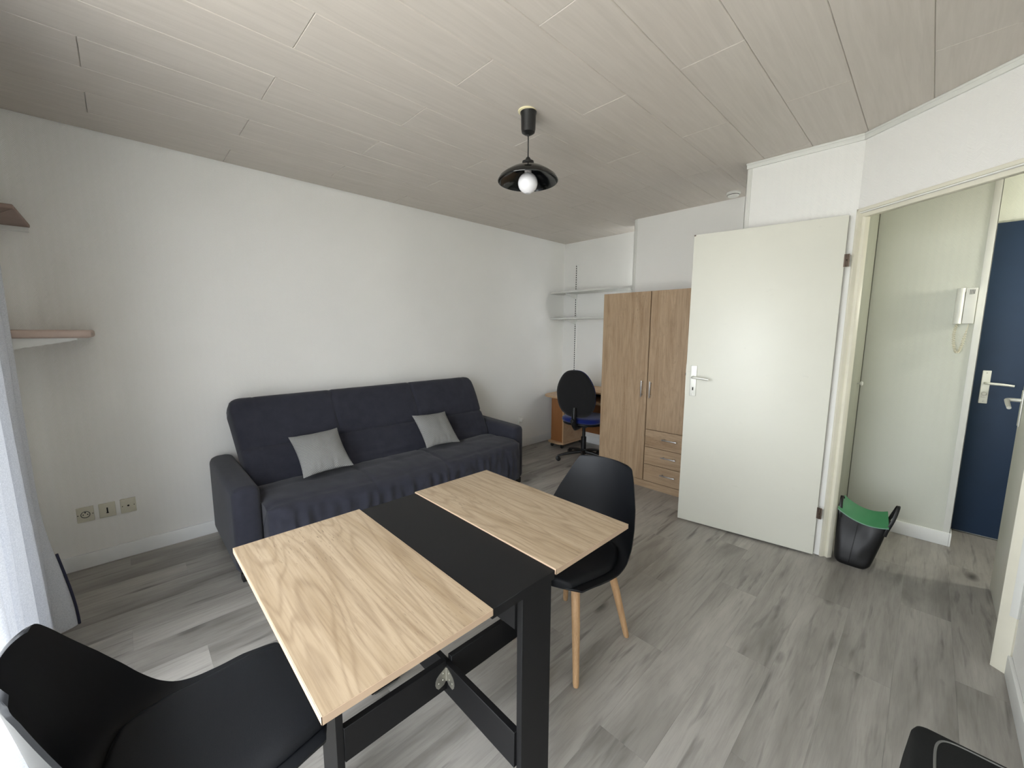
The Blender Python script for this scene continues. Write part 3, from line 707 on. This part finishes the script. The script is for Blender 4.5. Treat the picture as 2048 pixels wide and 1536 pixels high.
# ------------------------------------------------------------------ wardrobe
wx = 3.267; wy0, wy1 = 1.235, 2.148; wz = 1.727; wm = 1.680
wd = empty('wardrobe', (wx + .21, (wy0 + wy1) / 2, 0), 0, 'tall oak-look wardrobe with two doors and three drawers', 'wardrobe')
def relw(o): o.location -= Vector((wx + .21, (wy0 + wy1) / 2, 0)); return o
relw(box('body', (wx + .018, wy0, .0), (X1 - .004, wy1, wz - .001), M_oakv, wd))
relw(box('plinth', (wx + .002, wy0, .0), (wx + .018, wy1, .062), M_oakh, wd))
def front(name, y0, y1, z0, z1, mat): return relw(box(name, (wx, y0, z0), (wx + .017, y1, z1), mat, wd, .001, 1))
def handle(par, ya, yb, za, zb):
    bm = bmesh.new(); d = .026
    if abs(ya - yb) < .005:
        bx(bm, (wx - d - .006, ya - .005, za), (wx - d, ya + .005, zb), None, .0015, 2)
        for z in (za + .018, zb - .018): bx(bm, (wx - d, ya - .004, z - .004), (wx, ya + .004, z + .004))
    else:
        bx(bm, (wx - d - .006, ya, za - .005), (wx - d, yb, za + .005), None, .0015, 2)
        for y in (ya + .018, yb - .018): bx(bm, (wx - d, y - .004, za - .004), (wx, y + .004, za + .004))
    h = build('handle', bm, M_alu, par, 40); h.location -= Vector((wx + .21, (wy0 + wy1) / 2, 0)) + par.location
dL = front('door', wm + .004, wy1 - .001, .066, wz - .002, M_oakv); handle(dL, wm + .043, wm + .043, .815, .960)
dR = front('door', wy0 + .001, wm - .004, .536, wz - .002, M_oakv); handle(dR, wm - .036, wm - .036, .815, .960)
for z0, z1, zh in ((.377, .531, .468), (.222, .373, .312), (.066, .218, .155)):
    dr = front('drawer', wy0 + .001, wm - .004, z0, z1, M_oakh); handle(dr, 1.385, 1.515, zh, zh)

# ------------------------------------------------------------------ niche shelves on slotted rails
def rail(y, label):
    o = empty('shelf_rail', (XB, y, 0), 0, label, 'shelf rail', 'slotted shelf rails')
    box('channel', (-.013, -.0135, .30), (0, .0135, 2.198), M_rail, o, .001, 1)
    bm = bmesh.new(); z = .33
    while z < 2.18:
        bx(bm, (-.0138, -.001, z), (-.0128, .010, z + .015)); z += .027
    build('slots', bm, M_dark, o)
rail(3.108, 'white slotted metal shelf rail on the niche wall above the desk chair')
def nshelf(z, ya, yb, label):
    o = empty('wall_shelf', (XB - .13, (ya + yb) / 2, z), 0, label, 'shelf', 'white shelves in the niche')
    c = Vector((XB - .13, (ya + yb) / 2, z))
    b = box('board', (3.852, ya, z), (XB - .014, yb, z + .018), M_shelf, o, .002); b.location -= c
    for y in (3.108, 2.235):
        if not ya < y < yb: continue
        bm = bmesh.new(); M = Matrix(((0, 0, 1, y - .004), (1, 0, 0, 0), (0, 1, 0, 0), (0, 0, 0, 1)))
        prism(bm, [(XB - .013, z - .058), (XB - .013, z), (XB - .22, z), (XB - .22, z - .012)], 0, .008, Matrix(((1, 0, 0, 0), (0, 0, 1, y - .004), (0, 1, 0, 0), (0, 0, 0, 1))))
        k = build('bracket', bm, M_rail, o); k.location -= c
nshelf(1.838, 2.125, YL - .004, 'upper white shelf in the niche left of the wardrobe')
nshelf(1.527, 2.125, YL - .004, 'lower white shelf in the niche, half hidden by the wardrobe')

# ------------------------------------------------------------------ computer desk in the niche
dk = empty('computer_desk', (3.86, 2.70, 0), 0, 'small beech-look computer desk in the niche behind the office chair', 'desk')
def reld(o): o.location -= Vector((3.86, 2.70, 0)); return o
bm = bmesh.new()
poly = [(4.10, 2.20), (3.60, 2.20), (3.585, 2.30), (3.60, 2.55), (3.615, 2.85), (3.60, 3.02), (3.615, 3.13), (3.66, 3.20), (3.74, 3.235), (3.9, 3.245), (4.10, 3.245)]
prism(bm, poly, .605, .625); reld(build('desktop', bm, M_desktop, dk, 40))
reld(box('side_panel', (3.67, 3.085, .075), (4.08, 3.10, .605), M_deskside, dk)); reld(box('side_panel', (3.65, 2.90, .075), (4.08, 2.915, .605), M_desktop, dk))
reld(box('pedestal_front', (3.672, 2.915, .075), (3.687, 3.085, .605), M_deskside, dk))
bm = bmesh.new(); prism(bm, [(4.09, 2.89), (3.64, 2.89), (3.615, 2.95), (3.615, 3.06), (3.64, 3.12), (3.72, 3.13), (4.09, 3.13)], .055, .075); reld(build('base_board', bm, M_desktop, dk, 40))
reld(box('back_panel', (4.02, 2.35, .16), (4.035, 2.90, .60), M_deskside, dk)); reld(box('side_panel', (3.66, 2.205, .06), (4.08, 2.22, .605), M_deskside, dk))
reld(box('monitor_shelf', (3.62, 2.20, .716), (4.05, 2.86, .736), M_desktop, dk, .002)); reld(box('shelf_upright', (3.66, 2.825, .625), (4.0, 2.842, .715), M_deskside, dk)); reld(box('shelf_upright', (3.66, 2.205, .625), (4.0, 2.22, .715), M_deskside, dk))
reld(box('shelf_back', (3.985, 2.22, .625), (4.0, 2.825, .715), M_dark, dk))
for q in ((3.67, 2.93), (3.67, 3.08), (4.04, 2.93), (4.04, 3.08)):
    bm = bmesh.new(); lathe(bm, [(.0, -.011), (.02, -.011), (.025, -.006), (.025, .006), (.02, .011), (0, .011)], 18, Matrix.Translation((q[0], q[1], .025)) @ Matrix.Rotation(PI / 2, 4, 'X')); bx(bm, (q[0] - .012, q[1] - .014, .03), (q[0] + .012, q[1] + .014, .055)); reld(build('castor', bm, M_ofplastic, dk, 40))

# ------------------------------------------------------------------ office chair
OC = Vector((3.50, 2.50, 0)); oc = empty('office_chair', OC, math.radians(14), 'black office chair with blue seat in front of the desk', 'chair')   # local +x faces the desk
bm = bmesh.new(); lathe(bm, [(.035, .075), (.036, .12), (.028, .13), (.028, .26), (.017, .262), (.017, .40), (0, .40)], 20); build('gas_column', bm, M_ofplastic, oc, 35)
for k in range(5):
    a = 2 * PI * k / 5 + math.radians(199); d = Vector((math.cos(a), math.sin(a), 0)); s = Vector((-d.y, d.x, 0))
    bm = bmesh.new()
    sec = [(.02, .098, .024, .020), (.10, .092, .021, .019), (.20, .075, .017, .015), (.27, .058, .014, .012), (.285, .052, .010, .009)]
    rings = []
    for r_, z_, w_, h_ in sec:
        rings.append([bm.verts.new(d * r_ + s * (w_ * math.cos(t)) + Vector((0, 0, z_ + h_ * math.sin(t)))) for t in [2 * PI * i / 10 for i in range(10)]])
    for A, B in zip(rings, rings[1:]):
        for i in range(10): bm.faces.new((A[i], A[(i + 1) % 10], B[(i + 1) % 10], B[i]))
    bm.faces.new(rings[0]); bm.faces.new(rings[-1])
    lg = build('base_leg', bm, M_ofplastic, oc, 50)
    bm = bmesh.new(); c = d * .275
    for sg in (-1, 1): lathe(bm, [(0, -.008), (.018, -.008), (.024, -.004), (.024, .004), (.018, .008), (0, .008)], 18, Matrix.Translation(c + s * (sg * .014) + Vector((0, 0, .024))) @ Matrix.Rotation(a, 4, 'Z') @ Matrix.Rotation(PI / 2, 4, 'X'))
    bx(bm, (-.012, -.006, .02), (.012, .006, .052), Matrix.Translation(c) @ Matrix.Rotation(a, 4, 'Z')); cs = build('castor', bm, M_ofplastic, oc, 40)
def oval_slab(bm, wv, hv, t, M, n=40, pw=2.6, dome=.5, ymap=None):
    rows = []
    prof = [(0, 1), (.5, .97), (.85, .80), (.97, .5), (1, .0), (.97, -.5), (.85, -.80), (.5, -.97), (0, -1)]
    for r, zz in prof:
        ring = []
        for k in range(n):
            a = 2 * PI * k / n; c_, s_ = math.cos(a), math.sin(a)
            e = (abs(c_) ** pw + abs(s_) ** pw) ** (-1 / pw)
            x, y = wv * r * e * c_, hv * r * e * s_
            if ymap: x = ymap(x, y)
            ring.append((x, y, t * zz))
        rows.append([bm.verts.new(M @ Vector(q)) for q in ring] if r > 0 else [bm.verts.new(M @ Vector((0, 0, t * zz)))])
    for A, B in zip(rows, rows[1:]):
        for k in range(n):
            k2 = (k + 1) % n
            if len(A) == 1: bm.faces.new((A[0], B[k], B[k2]))
            elif len(B) == 1: bm.faces.new((A[k], A[k2], B[0]))
            else: bm.faces.new((A[k], A[k2], B[k2], B[k]))
bm = bmesh.new(); oval_slab(bm, .225, .225, .038, Matrix.Translation((.02, 0, .462)), 44, 3.0); build('seat', bm, M_ofblue, oc, 60)
bm = bmesh.new(); oval_slab(bm, .21, .215, .022, Matrix.Translation((.02, 0, .425)), 44, 3.0); build('seat_shell', bm, M_ofplastic, oc, 60)
MBk = Matrix.Translation((-.245, 0, .755)) @ Matrix.Rotation(math.radians(-9), 4, 'Y') @ Matrix(((0, 0, 1, 0), (1, 0, 0, 0), (0, 1, 0, 0), (0, 0, 0, 1)))
nar = lambda x, y: x * (1 - .20 * sstep(.0, .25, y))
bm = bmesh.new(); oval_slab(bm, .205, .245, .024, MBk @ Matrix.Translation((0, 0, .020)), 48, 2.7, ymap=nar); build('back_pad', bm, M_ofblue, oc, 60)
bm = bmesh.new(); oval_slab(bm, .208, .25, .020, MBk @ Matrix.Translation((0, 0, -.006)), 48, 2.7, ymap=nar); build('back_shell', bm, M_ofblack, oc, 60)
bm = bmesh.new(); tube(bm, [(-.02, .0, .395), (-.16, .0, .392), (-.235, .0, .40), (-.272, .0, .44), (-.280, .0, .52), (-.272, 0, .62)], [.018, .020, .024, .026, .024, .018], 12); build('back_bracket', bm, M_ofplastic, oc, 50)
bm = bmesh.new(); bx(bm, (-.12, -.075, .385), (.12, .075, .415), None, .008, 3); build('mechanism', bm, M_ofplastic, oc, 40)
bm = bmesh.new(); tube(bm, [(.05, -.05, .398), (.05, -.20, .390), (.05, -.235, .380)], [.006, .006, .011], 10); build('height_lever', bm, M_ofplastic, oc, 50)
bm = bmesh.new(); lathe(bm, [(.004, 0), (.02, .004), (.022, .014), (.018, .026), (0, .028)], 14, Matrix.Translation((-.305, .0, .49)) @ Matrix.Rotation(-PI / 2, 4, 'Y')); build('back_knob', bm, M_ofplastic, oc, 40)

# ------------------------------------------------------------------ wooden shelves on the sofa wall by the window
def lshelf(z, th, x1, rc, mat, label, batten):
    y0 = 2.845; o = empty('wall_shelf', (XF, 3.08, z), 0, label, 'shelf', 'wood shelves in the window corner'); c = Vector((XF, 3.08, z))
    poly = [(XF + .001, YL - .001), (XF + .001, y0)] + [(x1 - rc + rc * math.sin(a), y0 + rc - rc * math.cos(a)) for a in (0, .4, .8, 1.2, PI / 2)] + [(x1, YL - .001)]
    bm = bmesh.new(); prism(bm, poly, z, z + th)
    es = [e for e in bm.edges if abs(e.verts[0].co.z - e.verts[1].co.z) < 1e-6 and min(v.co.x for v in e.verts) > XF + .01 or (abs(e.verts[0].co.z - e.verts[1].co.z) < 1e-6 and max(v.co.y for v in e.verts) < y0 + .01)]
    bmesh.ops.bevel(bm, geom=es, offset=th * .3, segments=3, profile=.5, affect='EDGES')
    b = build('board', bm, mat, o, 45); b.location -= c
    bm = bmesh.new(); yb = y0 + .03
    if batten: bx(bm, (XF + .001, YL - .016, z - .024), (x1 - .004, YL - .001, z - .0005), None, .001, 1)
    else: prism(bm, [(XF + .001, z - .075), (XF + .001, z - .0005), (x1 - .05, z - .0005), (x1 - .05, z - .010)], 0, .02, Matrix(((1, 0, 0, 0), (0, 0, 1, yb), (0, 1, 0, 0), (0, 0, 0, 1))))
    k = build('bracket', bm, M_rail, o); k.location -= c
lshelf(1.343, .038, -.098, .03, M_shelfwood, 'pinkish wood wall shelf at mid height beside the curtain', False)
lshelf(1.905, .020, -.283, .004, M_shelfwood2, 'brownish wall shelf high up near the ceiling at the left edge', True)

# ------------------------------------------------------------------ wall sockets
def plate(name, x0, x1, z0, z1, label, cat, kind):
    o = empty(name, ((x0 + x1) / 2, YL, (z0 + z1) / 2), 0, label, cat, 'wall socket plates by the window')
    hw, hh = (x1 - x0) / 2, (z1 - z0) / 2
    box('plate', (-hw, -.010, -hh), (hw, 0, hh), M_beigeplug, o, .002, 2)
    def hole(x, z, r, nm='pin_hole', m=M_dark, d=.0008):
        bm = bmesh.new(); lathe(bm, [(r, 0), (r, d), (0, d)], 14, Matrix.Translation((x, -.0098, z)) @ Matrix.Rotation(PI / 2, 4, 'X')); build(nm, bm, m, o, 40)
    if kind == 'power':
        bm = bmesh.new(); lathe(bm, [(.020, 0), (.020, .002), (.017, .002), (.0165, .0004)], 28, Matrix.Translation((0, -.010, 0)) @ Matrix.Rotation(PI / 2, 4, 'X'), False); build('socket_ring', bm, M_piping, o, 40)
        hole(-.009, 0, .003); hole(.009, 0, .003); hole(0, .012, .0036, 'earth_pin')
        for x in (-.030, .030): hole(x, 0, .0025, 'screw')
    elif kind == 'phone':
        bm = bmesh.new(); bx(bm, (-.003, -.0112, -.018), (.003, -.0096, .016)); bx(bm, (-.005, -.0112, -.018), (.005, -.0096, -.012)); build('slot', bm, M_dark, o)
    else:
        hole(0, 0, .0052, 'aerial_hole')
        for x in (-.026, .026): hole(x, 0, .0025, 'screw')
plate('power_socket', -.266, -.196, .278, .366, 'beige wall power socket nearest the curtain', 'wall socket', 'power')
plate('phone_socket', -.176, -.106, .279, .364, 'beige wall plate with a single upright slot between two others', 'wall socket', 'phone')
plate('aerial_socket', -.085, -.016, .279, .366, 'beige wall plate with three holes in a row nearest the sofa', 'wall socket', 'aerial')
o = empty('power_socket', (3.345, YL, .335), 0, 'small white wall socket past the far arm of the sofa', 'wall socket')
box('plate', (-.035, -.012, -.04), (.035, 0, .04), M_whiteplug, o, .003); box('plug', (-.018, -.04, -.018), (.018, -.012, .018), M_whiteplug, o, .005)

# ------------------------------------------------------------------ tote bag in the doorway
bag = empty('tote_bag', (3.09, .188, 0), math.radians(-90), 'black leather tote bag with green lining on the hall floor', 'bag')   # local x -> -Y, local y -> +X
BH = .285
def bag_sec(t, z):     # rounded rectangle that widens to the top and leans a little
    k = z / BH; hw = lerp(.080, .118, k ** .8); hd = lerp(.082, .052, k)
    if z < .03: f = .84 + .16 * math.sin(PI / 2 * z / .03); hw *= f; hd *= f
    a = 2 * PI * t; c_, s_ = math.cos(a), math.sin(a); e = (abs(c_) ** 5 + abs(s_) ** 5) ** (-1 / 5)
    x, y = hw * e * c_, hd * e * s_
    y += .014 * noise.noise(Vector((x * 16, z * 7, 2 + (s_ > 0)))) * sstep(.02, .1, z) * (1 - .6 * k)
    return Vector((x + lerp(-.018, .010, k), y + .008 * k, z + (-.20 * x + .028 * (x / hw) ** 2 + .25 * (y + .03)) * k * k))
bm = bmesh.new(); n = 72; zs = [0, .004, .012, .025, .05, .08, .11, .14, .17, .2, .225, .25, .27, BH]; rows = [[bm.verts.new(bag_sec(k / n, z)) for k in range(n)] for z in zs]
inner = [[bm.verts.new(bag_sec(k / n, z) + (Vector((.01, .008, z)) - bag_sec(k / n, z)) * .05) for k in range(n)] for z in (BH, .22)]
seq = rows + inner
for A, B in zip(seq, seq[1:]):
    for k in range(n): bm.faces.new((A[k], A[(k + 1) % n], B[(k + 1) % n], B[k]))
bm.faces.new(rows[0]); bm.faces.new(inner[-1]); build('body', bm, M_bag, bag, 60)
# green flap lying over the opening, higher at the back
def flap(top):
    def fn(u, v):
        a, b = 2 * u - 1, 2 * v - 1; x = .010 + a * lerp(.116, .100, v); y = lerp(-.050, .058, v) - .010 * (1 - a * a) * (1 - v)
        z = BH + .004 - .20 * (x - .01) + lerp(.012, .034, v) * a * a - .016 * (1 - a * a) * (1 - v) + .038 * v + .006 * math.sin(PI * v)
        return Vector((x, y, z + (.004 if top else 0)))
    return fn
bm = bmesh.new(); closed_slab(bm, flap(True), flap(False), 30, 16); fl = build('lining_flap', bm, M_green, bag, 50)
bm = bmesh.new(); tube(bm, [flap(True)(k / 30, 0) + Vector((0, -.001, -.002)) for k in range(31)], .0032, 8); fe = build('flap_edge', bm, M_greenedge, fl, 60); fe.location -= fl.location
def strap(path, w, t):
    pts = [spline(path, k / 28) for k in range(29)]; bm = bmesh.new(); rings = []
    for i, q in enumerate(pts):
        d = (pts[min(28, i + 1)] - pts[max(0, i - 1)]).normalized(); sd_ = Vector((1, .25, 0)).normalized(); sd_ = (sd_ - d * sd_.dot(d)).normalized(); nn = d.cross(sd_)
        rings.append([bm.verts.new(q + sd_ * a * w + nn * b * t) for a, b in ((-1, -.6), (-.6, -1), (.6, -1), (1, -.6), (1, .6), (.6, 1), (-.6, 1), (-1, .6))])
    for A, B in zip(rings, rings[1:]):
        for k in range(8): bm.faces.new((A[k], A[(k + 1) % 8], B[(k + 1) % 8], B[k]))
    bm.faces.new(rings[0]); bm.faces.new(rings[-1]); return build('handle', bm, M_bag, bag, 50)
strap([(.112, -.040, .225), (.120, -.042, .262), (.140, -.030, .330), (.152, .000, .392), (.150, .026, .398), (.136, .050, .350), (.116, .056, .290)], .008, .003)
strap([(-.088, -.040, .27), (-.092, -.040, .31), (-.096, -.020, .365), (-.096, .006, .39), (-.094, .030, .375), (-.090, .050, .33)], .008, .003)
bm = bmesh.new(); tube(bm, [bag_sec(.73, z) + Vector((0, -.001, 0)) for z in zs[2:]], .0020, 6); build('front_seam', bm, M_bag, bag, 60)

# ------------------------------------------------------------------ curtain
CX = -.372; cur = empty('curtain', (CX, 2.2, 0), 0, 'pale grey floor-length curtain at the left edge', 'curtain')
CY0, CY1 = 1.72, 2.66
def ccloth(off):
    def fn(u, v):
        y = lerp(CY0, CY1, u); z = v * (H - .005); low = 1 - sstep(0, .5, v)
        ph = u * PI * 6.5 - .05 + .5 * noise.noise(Vector((u * 3, 0, 4)))
        x = CX + (.050 + .012 * low) * (2 * abs(math.sin(ph)) ** .8 - 1) + .012 * low * math.sin(ph * .5 + 1) + .040 * (1 - sstep(0, .24, v)) * sstep(.84, 1, u)
        if u > .9: x += .022 * (u - .9) / .1 * (1 - sstep(0, .3, v))
        y2 = y + .012 * math.cos(ph) + .02 * low * (u - .5) + .012 * noise.noise(Vector((u * 5, v * 3, 0)))
        if v < .05 and u < .85: x += .05 * (1 - v / .05) ** 2 * (0.4 + .6 * math.sin(ph * .5 + .6) ** 2)
        return Vector((x + off - CX, y2 - 2.2, max(.004, z)))
    return fn
bm = bmesh.new(); grid(bm, ccloth(0), 300, 60); build('cloth', bm, M_curtain, cur, 80)
bm = bmesh.new(); tube(bm, [ccloth(0)(1, k / 60) + Vector((0.006, .002, 0)) for k in range(10)], .0050, 8); build('edging', bm, M_hem, cur, 60)

# ------------------------------------------------------------------ dark soft case at the right wall
cs_ = empty('soft_case', (.99, -.205, 0), 0, 'black soft fabric case with thin grey piping at the bottom right corner', 'case')
bm = bmesh.new(); bx(bm, (-.19, -.135, .03), (.215, .150, .53), None, .022, 5)
bmesh.ops.subdivide_edges(bm, edges=[e for e in bm.edges if e.calc_length() > .1], cuts=6, use_grid_fill=True)
for v in bm.verts:
    k = 1 - (v.co.z - .03) / .50; v.co.y *= 1 + .16 * k * (1 - k) * 2 + .06 * k; v.co.x *= 1 + .04 * math.sin(PI * k)
for v in bm.verts: v.co.y = max(v.co.y, -.140)
build('body', bm, M_case, cs_, 60)
bm = bmesh.new(); pp = []
for k in range(241):
    a = 2 * PI * k / 240; c_, s_ = math.cos(a), math.sin(a); e = (abs(c_) ** 9 + abs(s_) ** 9) ** (-1 / 9); pp.append((-.002 + .196 * e * c_, .118 * e * s_, .5285))
tube(bm, pp, .0028, 8); build('piping', bm, M_piping, cs_, 60)
for x in (-.15, .145):
    for y in (-.10, .10):
        bm = bmesh.new(); lathe(bm, [(0, -.01), (.016, -.01), (.018, 0), (.016, .01), (0, .01)], 16, Matrix.Translation((x, y, .018)) @ Matrix.Rotation(PI / 2, 4, 'X')); bx(bm, (x - .01, y - .012, .02), (x + .01, y + .012, .04)); build('wheel', bm, M_ofplastic, cs_, 40)
